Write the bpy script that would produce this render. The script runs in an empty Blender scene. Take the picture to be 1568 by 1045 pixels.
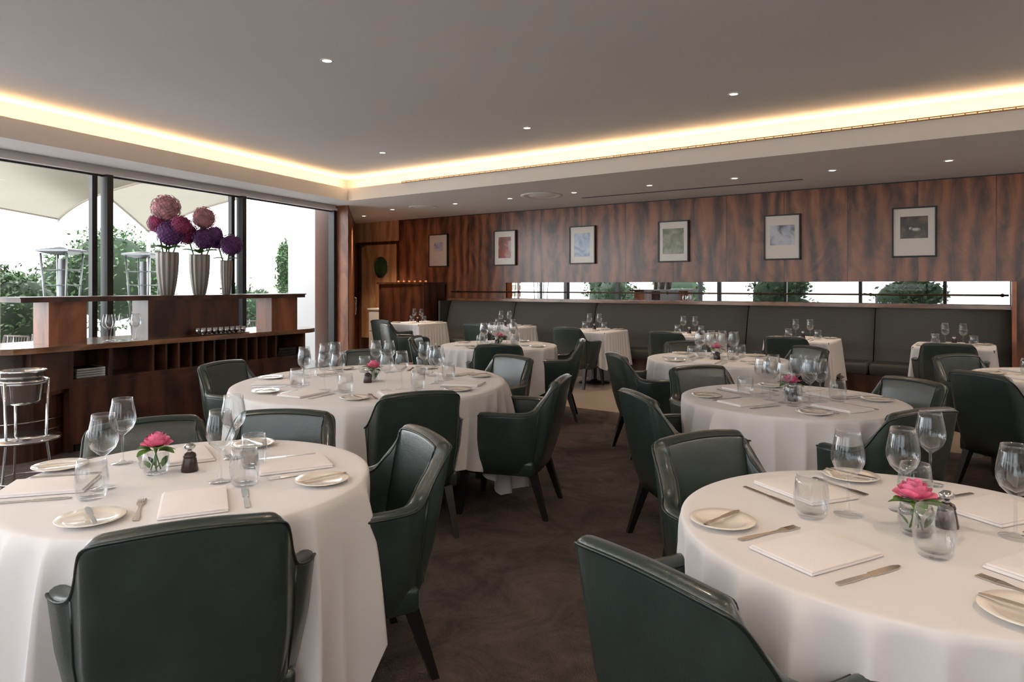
import bpy, math, random
from math import sin, cos, pi, atan2, sqrt, radians
from mathutils import Vector, Matrix
random.seed(7)
S = bpy.context.scene
# ------------------------------------------------------------------ materials
def newmat(name):
    m = bpy.data.materials.new(name); m.use_nodes = True
    nt = m.node_tree
    return m, nt, nt.nodes['Principled BSDF']
def setin(b, k, v):
    if k in b.inputs: b.inputs[k].default_value = v
def simple(name, col, rough=.5, metal=0., bump=0., bscale=200., coat=0., sheen=0., var=0., vscale=5., spec=.5):
    m, nt, b = newmat(name)
    setin(b, 'Base Color', (*col, 1)); setin(b, 'Roughness', rough); setin(b, 'Metallic', metal)
    setin(b, 'Coat Weight', coat); setin(b, 'Coat Roughness', .15); setin(b, 'Sheen Weight', sheen); setin(b, 'Specular IOR Level', spec)
    N = nt.nodes.new; L = nt.links.new
    tc = N('ShaderNodeTexCoord')
    if var > 0:
        n = N('ShaderNodeTexNoise'); n.inputs['Scale'].default_value = vscale; n.inputs['Detail'].default_value = 5
        L(tc.outputs['Object'], n.inputs['Vector'])
        r = N('ShaderNodeValToRGB')
        r.color_ramp.elements[0].position = .3; r.color_ramp.elements[1].position = .7
        r.color_ramp.elements[0].color = (*[c*(1-var) for c in col], 1)
        r.color_ramp.elements[1].color = (*[min(1, c*(1+var)) for c in col], 1)
        L(n.outputs['Fac'], r.inputs['Fac']); L(r.outputs['Color'], b.inputs['Base Color'])
    if bump > 0:
        n = N('ShaderNodeTexNoise'); n.inputs['Scale'].default_value = bscale; n.inputs['Detail'].default_value = 3
        L(tc.outputs['Object'], n.inputs['Vector'])
        bp = N('ShaderNodeBump'); bp.inputs['Strength'].default_value = bump; bp.inputs['Distance'].default_value = .01
        L(n.outputs['Fac'], bp.inputs['Height']); L(bp.outputs['Normal'], b.inputs['Normal'])
    return m
def wood(name, dark, light, panel=0., rough=.28, grain='z', coat=.3, coatr=.12):
    m, nt, b = newmat(name); N = nt.nodes.new; L = nt.links.new
    setin(b, 'Roughness', rough); setin(b, 'Coat Weight', coat); setin(b, 'Coat Roughness', coatr)
    tc = N('ShaderNodeTexCoord'); sp = N('ShaderNodeSeparateXYZ'); L(tc.outputs['Object'], sp.inputs[0])
    def M(op, a, c, d=None):
        n = N('ShaderNodeMath'); n.operation = op
        for i, x in enumerate((a, c, d)):
            if x is None: continue
            if isinstance(x, (int, float)): n.inputs[i].default_value = x
            else: L(x, n.inputs[i])
        return n.outputs[0]
    X, Y, Z = sp.outputs
    if grain == 'x': X, Z = Z, X
    XY = M('ADD', X, Y)
    pidx = M('FLOOR', M('DIVIDE', X, panel if panel else 50.), 0)
    cx = M('ADD', XY, M('MULTIPLY', pidx, 7.31)); cz = M('MULTIPLY_ADD', pidx, 3.17, M('MULTIPLY', Z, .34))
    cb = N('ShaderNodeCombineXYZ'); L(cx, cb.inputs[0]); L(M('MULTIPLY', Y, .3), cb.inputs[1]); L(cz, cb.inputs[2])
    n1 = N('ShaderNodeTexNoise'); n1.inputs['Scale'].default_value = 3.4; n1.inputs['Detail'].default_value = 7
    n1.inputs['Roughness'].default_value = .6; n1.inputs['Distortion'].default_value = 2.2
    L(cb.outputs[0], n1.inputs['Vector'])
    wv = N('ShaderNodeTexWave'); wv.inputs['Scale'].default_value = 1.3; wv.inputs['Distortion'].default_value = 9
    wv.inputs['Detail'].default_value = 3; wv.inputs['Detail Scale'].default_value = 1.4
    L(cb.outputs[0], wv.inputs['Vector'])
    cf = N('ShaderNodeCombineXYZ'); L(M('MULTIPLY', cx, 55.), cf.inputs[0]); L(M('MULTIPLY', Z, 2.), cf.inputs[2])
    n2 = N('ShaderNodeTexNoise'); n2.inputs['Scale'].default_value = 2; n2.inputs['Detail'].default_value = 4
    L(cf.outputs[0], n2.inputs['Vector'])
    f = M('ADD', M('MULTIPLY', n1.outputs['Fac'], .66), M('ADD', M('MULTIPLY', wv.outputs['Fac'], .20), M('MULTIPLY', n2.outputs['Fac'], .14)))
    r = N('ShaderNodeValToRGB'); e = r.color_ramp.elements
    e[0].position = .36; e[0].color = (*dark, 1); e[1].position = .64; e[1].color = (*light, 1)
    L(f, r.inputs['Fac']); out = r.outputs['Color']
    if panel:
        fr = M('FRACT', M('DIVIDE', X, panel), 0)
        ln = M('LESS_THAN', fr, .010)
        mx = N('ShaderNodeMixRGB'); L(ln, mx.inputs[0]); L(out, mx.inputs[1]); mx.inputs[2].default_value = (.012, .005, .003, 1)
        out = mx.outputs[0]
    L(out, b.inputs['Base Color'])
    return m
def glassy(name, tint=(.97, .98, .98), lo=.04, hi=.75, pw=3., rough=.02):
    m = bpy.data.materials.new(name); m.use_nodes = True; nt = m.node_tree; nt.nodes.clear()
    N = nt.nodes.new; L = nt.links.new
    o = N('ShaderNodeOutputMaterial'); mx = N('ShaderNodeMixShader'); t = N('ShaderNodeBsdfTransparent'); g = N('ShaderNodeBsdfGlossy')
    lw = N('ShaderNodeLayerWeight'); lw.inputs['Blend'].default_value = .5
    p = N('ShaderNodeMath'); p.operation = 'POWER'; L(lw.outputs['Facing'], p.inputs[0]); p.inputs[1].default_value = pw
    a = N('ShaderNodeMath'); a.operation = 'MULTIPLY_ADD'; L(p.outputs[0], a.inputs[0]); a.inputs[1].default_value = hi; a.inputs[2].default_value = lo
    t.inputs['Color'].default_value = (*tint, 1); g.inputs['Roughness'].default_value = rough; g.inputs['Color'].default_value = (.95, .97, 1, 1)
    L(a.outputs[0], mx.inputs[0]); L(t.outputs[0], mx.inputs[1]); L(g.outputs[0], mx.inputs[2]); L(mx.outputs[0], o.inputs[0])
    return m
def emis(name, col, st):
    m, nt, b = newmat(name)
    setin(b, 'Base Color', (*col, 1)); setin(b, 'Emission Color', (*col, 1)); setin(b, 'Emission Strength', st)
    return m
M_wallwood = wood('walnut_panel', (.050, .015, .007), (.30, .112, .050), panel=.785, rough=.33, coat=.45, coatr=.24)
M_wood = wood('walnut_furniture', (.026, .009, .005), (.095, .034, .017), rough=.34, coat=.1, coatr=.2)
M_woodred = wood('mahogany', (.12, .036, .016), (.32, .12, .055), rough=.4, coat=.1, coatr=.2)
M_woodlight = wood('door_veneer', (.50, .25, .11), (.78, .48, .26), rough=.35, coat=.1)
M_woodh = wood('walnut_ledge', (.12, .05, .022), (.34, .17, .085), grain='x', rough=.2, coat=.6)
M_leather = simple('green_leather', (.0185, .030, .0265), .30, bump=.14, bscale=260, var=.2, vscale=9, coat=.4)
M_piping = simple('leather_piping', (.009, .015, .013), .28)
M_leg = simple('ebonised_leg', (.006, .005, .005), .35)
M_cloth = simple('linen_cloth', (.73, .705, .705), .85, bump=.35, bscale=6, sheen=.05)
M_napkin = simple('linen_napkin', (.82, .77, .76), .85, bump=.1, bscale=300)
M_china = simple('china', (.84, .78, .69), .12, coat=.5)
M_steel = simple('cutlery_steel', (.55, .53, .51), .2, 1.)
M_chrome = simple('chrome', (.6, .6, .6), .14, 1.)
M_hsteel = simple('heater_steel', (.20, .21, .22), .38, .85)
M_glass = glassy('clear_glass', (.955, .964, .964), .04, .70, 2.2)
M_pane = glassy('window_pane', (.97, .985, .98), .02, .6, 5., .0)
M_pane2 = glassy('light_cutting_pane', (.42, .43, .43), .03, .5, 5., .0)  # unseen rear panes, tint added to cut daylight from behind the viewer
M_black = simple('black_frame', (.008, .009, .010), .4)
M_white = simple('white_paint', (.74, .725, .715), .8)
M_ceil = simple('ceiling_plaster', (.72, .70, .70), .85, var=.02, vscale=.6)
M_bronze = simple('bronze_grille', (.35, .22, .10), .4, .8)
M_rail = simple('bronze_rail', (.10, .06, .035), .3, .8)
M_mirror = simple('mirror_glass', (.85, .86, .86), .01, 1.)
M_led = emis('cove_led', (1, .66, .35), 34)
M_lamp = emis('downlight_lens', (1, .86, .72), 9)
M_pink = simple('rose_petal', (.78, .19, .32), .6, var=.35, vscale=40)
M_leaf = simple('leaf_green', (.08, .20, .035), .5, var=.5, vscale=6)
M_leafd = simple('hedge_leaf', (.040, .088, .026), .5, var=.6, vscale=3)
M_core = simple('hedge_core', (.014, .030, .012), .9)
M_hpink = simple('hydrangea_pink', (.50, .25, .28), .7, var=.5, vscale=16)
M_hpur = simple('hydrangea_purple', (.115, .032, .15), .7, var=.6, vscale=16)
M_hmag = simple('hydrangea_magenta', (.27, .03, .11), .7, var=.5, vscale=16)
M_vase = simple('ribbed_vase', (.24, .22, .205), .38, .25)
M_mill = simple('mill_wood', (.025, .008, .006), .25)
M_stone = simple('stone_floor', (.34, .27, .21), .3, var=.15, vscale=1.5)
M_terr = simple('terrace_stone', (.50, .49, .47), .8, var=.1, vscale=2)
M_trellis = simple('trellis_wood', (.36, .31, .26), .7)
M_wicker = simple('wicker', (.10, .08, .07), .7, bump=.5, bscale=80)
M_paper = simple('paper', (.7, .7, .68), .8)
M_tea = emis('tealight', (1, .35, .12), .6)
M_render = simple('white_render', (.60, .61, .62), .8)
M_fillglow = emis('added_fill_glow', (1, .85, .68), 4)  # glow inside the added, unseen fill lamps
# carpet
M_carpet, nt, b = newmat('brown_carpet')
N = nt.nodes.new; L = nt.links.new
tc = N('ShaderNodeTexCoord'); n = N('ShaderNodeTexNoise'); n.inputs['Scale'].default_value = 2.6; n.inputs['Detail'].default_value = 10; n.inputs['Roughness'].default_value = .78; n.inputs['Distortion'].default_value = 1.2
L(tc.outputs['Object'], n.inputs['Vector']); r = N('ShaderNodeValToRGB'); e = r.color_ramp.elements
e[0].position = .40; e[0].color = (.046, .029, .023, 1); e[1].position = .62; e[1].color = (.125, .084, .067, 1)
L(n.outputs['Fac'], r.inputs['Fac']); L(r.outputs[0], b.inputs['Base Color']); setin(b, 'Roughness', .95)
n2 = N('ShaderNodeTexNoise'); n2.inputs['Scale'].default_value = 160; L(tc.outputs['Object'], n2.inputs['Vector'])
bp = N('ShaderNodeBump'); bp.inputs['Strength'].default_value = .9; bp.inputs['Distance'].default_value = .012; L(n2.outputs['Fac'], bp.inputs['Height']); L(bp.outputs[0], b.inputs['Normal'])
# banquette fabric (fine horizontal ribs)
M_banq, nt, b = newmat('ribbed_upholstery'); N = nt.nodes.new; L = nt.links.new
tc = N('ShaderNodeTexCoord'); w = N('ShaderNodeTexWave'); w.bands_direction = 'Z'; w.inputs['Scale'].default_value = 28; w.inputs['Distortion'].default_value = .3
L(tc.outputs['Object'], w.inputs['Vector']); r = N('ShaderNodeValToRGB'); e = r.color_ramp.elements
e[0].color = (.024, .025, .023, 1); e[1].color = (.078, .08, .073, 1); L(w.outputs['Fac'], r.inputs['Fac']); L(r.outputs[0], b.inputs['Base Color']); setin(b, 'Roughness', .7)
# canopy
M_canopy = bpy.data.materials.new('canopy_fabric'); M_canopy.use_nodes = True; nt = M_canopy.node_tree; nt.nodes.clear(); N = nt.nodes.new; L = nt.links.new
o = N('ShaderNodeOutputMaterial'); mx = N('ShaderNodeMixShader'); d = N('ShaderNodeBsdfDiffuse'); t = N('ShaderNodeBsdfTranslucent')
d.inputs[0].default_value = (.35, .325, .265, 1); t.inputs[0].default_value = (.19, .18, .15, 1); mx.inputs[0].default_value = .5
L(d.outputs[0], mx.inputs[1]); L(t.outputs[0], mx.inputs[2]); L(mx.outputs[0], o.inputs[0])
# ------------------------------------------------------------------ mesh builder
class MB:
    def __init__(s): s.v = []; s.f = []; s.m = []; s.s = []; s.mats = []
    def mi(s, mat):
        if mat not in s.mats: s.mats.append(mat)
        return s.mats.index(mat)
    def add(s, vs, fs, mat, smooth=True, T=None):
        o = len(s.v); k = s.mi(mat)
        for p in vs:
            p = Vector(p)
            s.v.append(T @ p if T is not None else p)
        for f in fs:
            s.f.append([i+o for i in f]); s.m.append(k); s.s.append(smooth)
    def box(s, lo, hi, mat, T=None):
        x0, y0, z0 = lo; x1, y1, z1 = hi
        vs = [(x0,y0,z0),(x1,y0,z0),(x1,y1,z0),(x0,y1,z0),(x0,y0,z1),(x1,y0,z1),(x1,y1,z1),(x0,y1,z1)]
        s.add(vs, [(0,3,2,1),(4,5,6,7),(0,1,5,4),(1,2,6,5),(2,3,7,6),(3,0,4,7)], mat, False, T)
    def rbox(s, c, size, r, mat, T=None, nu=16, nv=8, dome=0):
        hx, hy, hz = [q/2-r for q in size]; vs = []; fs = []
        for j in range(nv+1):
            ph = -pi/2+pi*(j)/nv
            if abs(ph) < 1e-6: ph = 1e-4
            for i in range(nu):
                th = 2*pi*(i+.5)/nu
                dx, dy, dz = cos(ph)*cos(th), cos(ph)*sin(th), sin(ph)
                sx = 1 if cos(th) > 0 else -1; sy = 1 if sin(th) > 0 else -1; sz = 1 if ph > 0 else -1
                vs.append((c[0]+dx*r+sx*hx, c[1]+dy*r+sy*hy, c[2]+dz*r+sz*hz))
        for j in range(nv):
            for i in range(nu):
                a = j*nu+i; b2 = j*nu+(i+1) % nu
                fs.append((a, b2, b2+nu, a+nu))
        k = len(vs); vs.append((c[0], c[1], c[2]+size[2]/2+dome)); vs.append((c[0], c[1], c[2]-size[2]/2))
        for i in range(nu):
            fs.append((nv*nu+i, nv*nu+(i+1) % nu, k)); fs.append(((i+1) % nu, i, k+1))
        s.add(vs, fs, mat, True, T)
    def rev(s, prof, mat, seg=24, T=None, smooth=True):
        vs = []; fs = []
        for (r, z) in prof:
            for i in range(seg):
                a = 2*pi*i/seg; vs.append((r*cos(a), r*sin(a), z))
        for j in range(len(prof)-1):
            for i in range(seg):
                a = j*seg+i; b2 = j*seg+(i+1) % seg
                fs.append((a, b2, b2+seg, a+seg))
        s.add(vs, fs, mat, smooth, T)
    def tube(s, pts, r, mat, seg=8, T=None, cap=True):
        pts = [Vector(p) for p in pts]; vs = []; fs = []
        rs = r if isinstance(r, (list, tuple)) else [r]*len(pts)
        for k, p in enumerate(pts):
            d = (pts[min(k+1, len(pts)-1)]-pts[max(k-1, 0)]).normalized()
            up = Vector((0, 0, 1)) if abs(d.z) < .9 else Vector((1, 0, 0))
            a = d.cross(up).normalized(); b2 = d.cross(a)
            for i in range(seg):
                t = 2*pi*i/seg; vs.append(p+a*cos(t)*rs[k]+b2*sin(t)*rs[k])
        for k in range(len(pts)-1):
            for i in range(seg):
                a = k*seg+i; b2 = k*seg+(i+1) % seg; fs.append((a, b2, b2+seg, a+seg))
        if cap:
            fs.append(list(range(seg))[::-1]); fs.append([(len(pts)-1)*seg+i for i in range(seg)])
        s.add(vs, fs, mat, True, T)
    def grid(s, P, mat, smooth=True, T=None):
        nr = len(P); nc = len(P[0]); vs = [p for row in P for p in row]
        fs = [(j*nc+i, j*nc+i+1, (j+1)*nc+i+1, (j+1)*nc+i) for j in range(nr-1) for i in range(nc-1)]
        s.add(vs, fs, mat, smooth, T)
    def prism(s, poly, z0, z1, mat, T=None, topmat=None, smooth=False):
        n = len(poly); vs = [(x, y, z0) for x, y in poly]+[(x, y, z1) for x, y in poly]
        s.add(vs, [(i, (i+1) % n, (i+1) % n+n, i+n) for i in range(n)], mat, smooth, T)
        s.add([(x, y, z0) for x, y in poly], [list(range(n))[::-1]], mat, False, T)
        s.add([(x, y, z1) for x, y in poly], [list(range(n))], topmat or mat, False, T)
    def mesh(s, name):
        me = bpy.data.meshes.new(name); me.from_pydata([tuple(v) for v in s.v], [], s.f)
        for m in s.mats: me.materials.append(m)
        me.polygons.foreach_set('material_index', s.m); me.polygons.foreach_set('use_smooth', s.s); me.update()
        return me
    def obj(s, name, loc=(0, 0, 0), rz=0):
        return inst(name, s.mesh(name), loc, rz)
def inst(name, me, loc=(0, 0, 0), rz=0, sc=1):
    o = bpy.data.objects.new(name, me); S.collection.objects.link(o); o.location = loc; o.rotation_euler = (0, 0, rz)
    o.scale = (sc, sc, sc) if not isinstance(sc, tuple) else sc
    return o
# ------------------------------------------------------------------ room frames
EX, EY = .8158, -.5784       # along rear panelled wall
NX, NY = .5784, .8158        # towards that wall
WR = atan2(EY, EX); W0 = (9.725*NX, 9.725*NY, 0)
def W(s, q): return (W0[0]+s*EX+q*NX, W0[1]+s*EY+q*NY)
TL = (.395, .9187); VR = atan2(TL[1], TL[0]); V0 = (-2.88, 11.07, 0)
def V(x, y): return (V0[0]+x*TL[0]-y*TL[1], V0[1]+x*TL[1]+y*TL[0])
ZC = 2.665; ZT = 3.02
ca = (-6.35, 3.0); cb_ = (-2.88, 11.07); cc = (-3.3, 14.35); cd = (7.2, 6.8); ce = (2.8, -3.47)
# floor
m = MB()
poly = [(-6.5, 2.9), (-2.75, 11.2), (-3.3, 14.5), (7.4, 6.9), (2.8, -3.7)]
def clip(poly, f):
    out = []
    for i in range(len(poly)):
        a, b2 = poly[i], poly[(i+1) % len(poly)]; fa, fb = f(a), f(b2)
        if fa >= 0: out.append(a)
        if fa*fb < 0:
            t = fa/(fa-fb); out.append((a[0]+t*(b2[0]-a[0]), a[1]+t*(b2[1]-a[1])))
    return out
car = clip(poly, lambda p: 6.7-(p[0]*NX+p[1]*NY)); sto = clip(poly, lambda p: (p[0]*NX+p[1]*NY)-6.7)
m.prism([(x, y) for x, y in car], -.1, 0, M_carpet); m.prism(sto, -.1, 0, M_stone); m.obj('floor')
m = MB(); m.add([(-30, -12, -.12), (14, -12, -.12), (14, 32, -.12), (-30, 32, -.12)], [(0, 1, 2, 3)], M_terr); m.obj('terrace_ground')
# tray polygon
P1 = (-2.5, 10.4); P2 = (5.214, 4.933); P4 = (P1[0]-7.2*TL[0], P1[1]-7.2*TL[1]); P3 = (P2[0]-7.2*TL[0], P2[1]-7.2*TL[1])
tray = [P1, P2, P3, P4]
def offs(poly, d):
    n = len(poly); c = Vector((sum(p[0] for p in poly)/n, sum(p[1] for p in poly)/n)); out = []
    for i in range(n):
        p = Vector(poly[i]); a = Vector(poly[i-1]); b2 = Vector(poly[(i+1) % n])
        d1 = (p-a).normalized(); d2 = (b2-p).normalized()
        n1 = Vector((d1.y, -d1.x)); n2 = Vector((d2.y, -d2.x))
        if n1.dot(p-c) < 0: n1 = -n1
        if n2.dot(p-c) < 0: n2 = -n2
        mm = (n1+n2); mm = mm/(1+n1.dot(n2)); out.append(tuple(p+mm*d))
    return out
m = MB()
ring = [(ca, cb_, P1, P4), (cb_, cc, P1), (cc, cd, P2, P1), (cd, ce, P3, P2), (ce, ca, P4, P3)]
for f in ring: m.add([(x, y, ZC) for x, y in f], [list(range(len(f)))], M_ceil, False)
def band(mb, A, B, za, zb, mat):
    for i in range(4):
        j = (i+1) % 4
        mb.add([(*A[i], za), (*A[j], za), (*B[j], zb), (*B[i], zb)], [(0, 1, 2, 3)], mat, False)
T1 = offs(tray, .03); T2 = offs(tray, .24)
band(m, tray, tray, ZC, 2.85, M_white); band(m, tray, T1, 2.85, 2.85, M_white); band(m, T1, T1, 2.85, 2.72, M_white)
band(m, T1, T2, 2.72, 2.72, M_white); band(m, T2, T2, 2.72, ZT, M_white)
m.add([(*p, ZT) for p in T2], [(0, 1, 2, 3)], M_ceil, False)
big = [(-6.6, 2.95), (-3.1, 11.3), (-3.5, 14.7), (7.6, 6.9), (2.9, -3.8)]
m.prism(big, 3.3, 3.45, M_white)
m.obj('ceiling')
m = MB(); band(m, offs(tray, .05), offs(tray, .08), 2.842, 2.842, M_led); band(m, offs(tray, .045), offs(tray, .085), 2.836, 2.836, M_white); m.obj('cove_light_strip')
# bronze linear grille on lip of the rear soffit
m = MB()
A = Vector((*P1, 0)); dE = Vector((EX, EY, 0)); nE = Vector((NX, NY, 0))
st = 1.15
a0 = A+dE*st-nE*.012; a1 = A+dE*9.4-nE*.012
for zz in (2.838, 2.858): m.tube([(a0.x, a0.y, zz), (a1.x, a1.y, zz)], .005, M_bronze, 6)
for i in range(0, 94):
    c = A+dE*(st+i*.088)-nE*.012; m.box((c.x-.004, c.y-.004, 2.834), (c.x+.004, c.y+.004, 2.862), M_bronze)
m.obj('linear_air_grille')
# ---- rear panelled wall
m = MB(); m.box((-9.62, .0, 0), (2.2, .15, 2.8), M_wallwood)
m.box((.19, -.012, 0), (2.2, 0, 1.43), M_wallwood)
m.box((-9.62, 0, 2.8), (2.2, .15, 3.3), M_white); m.box((-9.62, -.025, 2.652), (2.0, 0, 2.665), M_black)
m.box((-9.62, -.02, 1.43), (2.0, 0, 2.652), M_wallwood)
m.obj('wall_back', W0, WR)
m = MB(); m.box((-7.02, -.012, 1.155), (.13, -.004, 1.425), M_mirror); m.obj('wall_mirror', W0, WR)
m = MB(); m.tube([(-8.2, -.10, 1.262), (.12, -.10, 1.262)], .011, M_rail)
for i in range(7):
    x = -8.1+i*1.36; m.tube([(x, -.10, 1.262), (x, -.02, 1.262)], .008, M_rail); m.rev([(0, 0), (.022, 0), (.022, .008), (0, .008)], M_rail, 12, Matrix.Translation((x, -.014, 1.262)) @ Matrix.Rotation(pi/2, 4, 'X'))
m.obj('mirror_rail', W0, WR)
# door section
m = MB(); m.box((-11.2, 0, 2.26), (-9.62, .15, 3.3), M_woodlight); m.box((-11.2, 0, 0), (-10.78, .15, 2.26), M_woodred)
m.box((-10.80, -.03, 0), (-10.745, .02, 2.26), M_wood); m.box((-9.675, -.03, 0), (-9.62, .02, 2.26), M_wood); m.box((-10.8, -.03, 2.205), (-9.62, .02, 2.26), M_wood)
m.box((-10.8, .14, 0), (-9.6, .15, 2.3), M_wood)
m.obj('wall_door_side', W0, WR)
m = MB(); seg = 40; c = (-10.17, 1.74); R = .2
vs = []
xs0, xs1, z0, z1 = -10.74, -9.68, .0, 2.2
for i in range(seg):
    a = 2*pi*i/seg; dx, dz = cos(a), sin(a)
    vs.append((c[0]+R*dx, .03, c[1]+R*dz))
for i in range(seg):
    a = 2*pi*i/seg; dx, dz = cos(a), sin(a)
    t = min((xs1-c[0])/dx if dx > 1e-6 else 1e9, (xs0-c[0])/dx if dx < -1e-6 else 1e9, (z1-c[1])/dz if dz > 1e-6 else 1e9, (z0-c[1])/dz if dz < -1e-6 else 1e9)
    vs.append((c[0]+t*dx, .03, c[1]+t*dz))
m.add(vs, [(i, (i+1) % seg, (i+1) % seg+seg, i+seg) for i in range(seg)], M_woodlight, False)
m.tube([(c[0]+(R+.005)*cos(2*pi*i/32), .02, c[1]+(R+.005)*sin(2*pi*i/32)) for i in range(33)], .014, M_chrome)
m.add([(c[0]+R*cos(2*pi*i/32), .035, c[1]+R*sin(2*pi*i/32)) for i in range(32)], [list(range(32))], M_leafd, False)
m.box((xs0, .026, 0), (xs1, .03, .3), M_chrome); m.box((-9.86, -.01, .95), (-9.82, .03, 1.2), M_chrome)
m.obj('door_1', W0, WR)
# side timber wall between window pier and back corner
def wallseg(mb, a, b2, th, z0, z1, mat):
    a = Vector(a); b2 = Vector(b2); d = (b2-a).normalized(); n = Vector((-d.y, d.x))*th
    mb.prism([tuple(a), tuple(b2), tuple(b2+n), tuple(a+n)], z0, z1, mat)
m = MB(); wallseg(m, (-2.66, 11.12), (-3.32, 14.5), .12, 0, 3.3, M_woodred)
m.obj('wall_side')
m = MB(); m.box((.01, -.12, 0), (.12, .12, 3.3), M_woodred); m.box((.01, -.26, 0), (.035, -.12, 3.3), M_woodred); m.obj('window_pier', V0, VR)
m = MB(); m.tube([(-2.80, 12.1, .85), (-2.76, 12.08, .86), (-2.76, 12.08, 1.15), (-2.80, 12.1, 1.16)], .014, M_chrome)
m.obj('pull_handle')
# window wall left
m = MB(); Lw = 8.9
m.box((-Lw, -.03, 2.60), (.0, .10, 3.3), M_white); m.box((-Lw, -.06, 2.585), (0, .05, 2.62), M_white)
m.box((-Lw, -.04, 0), (0, .06, .09), M_black)
m.obj('wall_left', V0, VR)
for i in range(6):
    m = MB(); x = -.04-i*1.94
    if i > 4: x = -8.85
    m.box((x-.035, -.05, 0), (x+.035, .06, 2.585), M_black)
    if 0 < i < 5:
        m.box((x-.15, .03, 0), (x-.09, .09, 2.585), M_black)
    if i < 5:
        x2 = x-1.94 if i < 4 else -8.85
        m.box((x2, .02, 2.565), (x, .05, 2.6), M_black)
        m.add([(x2, .035, .09), (x, .035, .09), (x, .035, 2.57), (x2, .035, 2.57)], [(0, 1, 2, 3)], M_pane, False)
    m.obj('window_%d' % (i+1), V0, VR)
# wall behind viewer: windows then solid
RR = atan2(EY, EX); R0 = (-6.35, 3.0, 0)
m = MB(); m.box((-.2, -.1, 2.6), (11.3, .0, 3.3), M_white); m.box((7.8, -.1, 0), (11.3, 0, 2.6), M_white); m.box((-.2, -.1, 0), (7.8, 0, .35), M_white)
m.obj('wall_front', R0, RR)
for i in range(4):
    m = MB(); x = i*1.95
    m.box((x-.04, -.1, .35), (x+.04, .02, 2.6), M_black); m.box((x, -.08, 2.53), (x+1.95, 0, 2.6), M_black); m.box((x, -.08, .35), (x+1.95, 0, .42), M_black)
    if i == 3: m.box((x+1.91, -.1, .35), (x+1.95, .02, 2.6), M_black)
    m.add([(x+.04, -.05, .4), (x+1.91, -.05, .4), (x+1.91, -.05, 2.55), (x+.04, -.05, 2.55)], [(0, 1, 2, 3)], M_pane2, False)
    m.obj('window_%d' % (i+7), R0, RR)
m = MB(); wallseg(m, (7.25, 6.9), (2.8, -3.6), .12, 0, 3.3, M_white); m.obj('wall_right')
# unseen fill lamps added behind / beside the viewer to brighten the ceiling
def fill_uplight(x, y, fx, fy, z=1.95, e=112):
    m = MB(); m.rev([(.03, 0), (.09, .08), (.14, .14), (.135, .14), (.085, .085), (.0, .03)], M_bronze, 24); m.rev([(0, .06), (.055, .065), (.0, .07)], M_fillglow, 16)
    m.tube([(0, 0, .03), (-fx*.16, -fy*.16, .03)], .014, M_bronze)
    m.obj('added_fill_bowl', (x, y, z))
    l = bpy.data.lights.new('added_fill_beam', 'SPOT'); l.energy = e; l.spot_size = radians(150); l.spot_blend = .6; l.color = (1, .92, .84); l.shadow_soft_size = .1
    o = bpy.data.objects.new('added_fill_beam', l); S.collection.objects.link(o); o.location = (x, y, z+.16); o.rotation_euler = (pi, 0, 0)
dr = Vector((-4.4, -10.27)).normalized(); nr = Vector((dr.y, -dr.x))
for t_ in (1.6, 4.0, 6.4, 8.8):
    p = Vector((7.2, 6.8))+dr*t_+nr*.2; fill_uplight(p.x, p.y, nr.x, nr.y)
for t_ in (.35, 1.95, 3.9, 5.85, 8.6, 10.2):
    p = Vector(R0[:2])+Vector((EX, EY))*t_+Vector((NX, NY))*.2
    fill_uplight(p.x, p.y, NX, NY)
# ---- banquette (wall frame)
m = MB(); seams = [-8.19, -6.72, -5.16, -2.79, -1.23, .14]
for i in range(5):
    a, b2 = seams[i]+.006, seams[i+1]-.006; n = 20; P = []
    prof = [(-.42, .43), (-.36, .46), (-.33, .6), (-.27, .8), (-.21, 1.0), (-.18, 1.07), (-.15, 1.10), (-.08, 1.105)]
    for (y, z) in prof:
        row = []
        for j in range(n+1):
            t = j/n; e_ = min(1, min(t, 1-t)*(b2-a)/.05); rr = sqrt(max(0, 1-(1-e_)**2))
            row.append((a+(b2-a)*t, y+.05*(1-rr), z-.012*(1-rr)))
        P.append(row)
    m.grid(P, M_banq)
    m.rbox(((a+b2)/2, -.45, .39), (b2-a, .62, .14), .04, M_banq)
m.box((-8.19, -.72, .0), (.14, -.03, .32), M_wood)
m.box((-8.25, -.13, 1.10), (.16, -.03, 1.145), M_woodh)
m.box((-8.23, -.42, 0), (-8.19, -.03, 1.10), M_banq)
m.box((.14, -.72, 0), (.18, -.03, 1.42), M_woodred)
m.obj('banquette', W0, WR)
# host stand / side cabinet
m = MB(); m.box((-9.55, -.62, 0), (-8.4, -.05, 1.40), M_wood); m.box((-9.58, -.65, 1.40), (-8.37, -.03, 1.435), M_wood)
m.box((-9.5, -.63, .1), (-8.98, -.62, 1.35), M_wood); m.box((-8.96, -.63, .1), (-8.45, -.62, 1.35), M_wood)
m.obj('host_cabinet', W0, WR)
m = MB()
for i in range(6):
    m.rev([(0, 0), (.022, 0), (.03, .05), (.028, .05)], M_glass, 12, Matrix.Translation((-9.3+i*.14, -.35, 1.435)))
    m.rev([(0, .005), (.018, .005), (.02, .03), (0, .03)], M_tea, 10, Matrix.Translation((-9.3+i*.14, -.35, 1.435)))
m.obj('tealight_row', W0, WR)
m = MB(); m.box((-10.02, -.44, 0), (-9.66, -.08, .90), M_white); m.box((-10.04, -.46, .90), (-9.64, -.06, .93), M_paper); m.box((-10.0, -.45, .5), (-9.68, -.44, .86), M_paper); m.box((-10.0, -.45, .05), (-9.68, -.44, .47), M_paper)
m.obj('side_cabinet', W0, WR)
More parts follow.
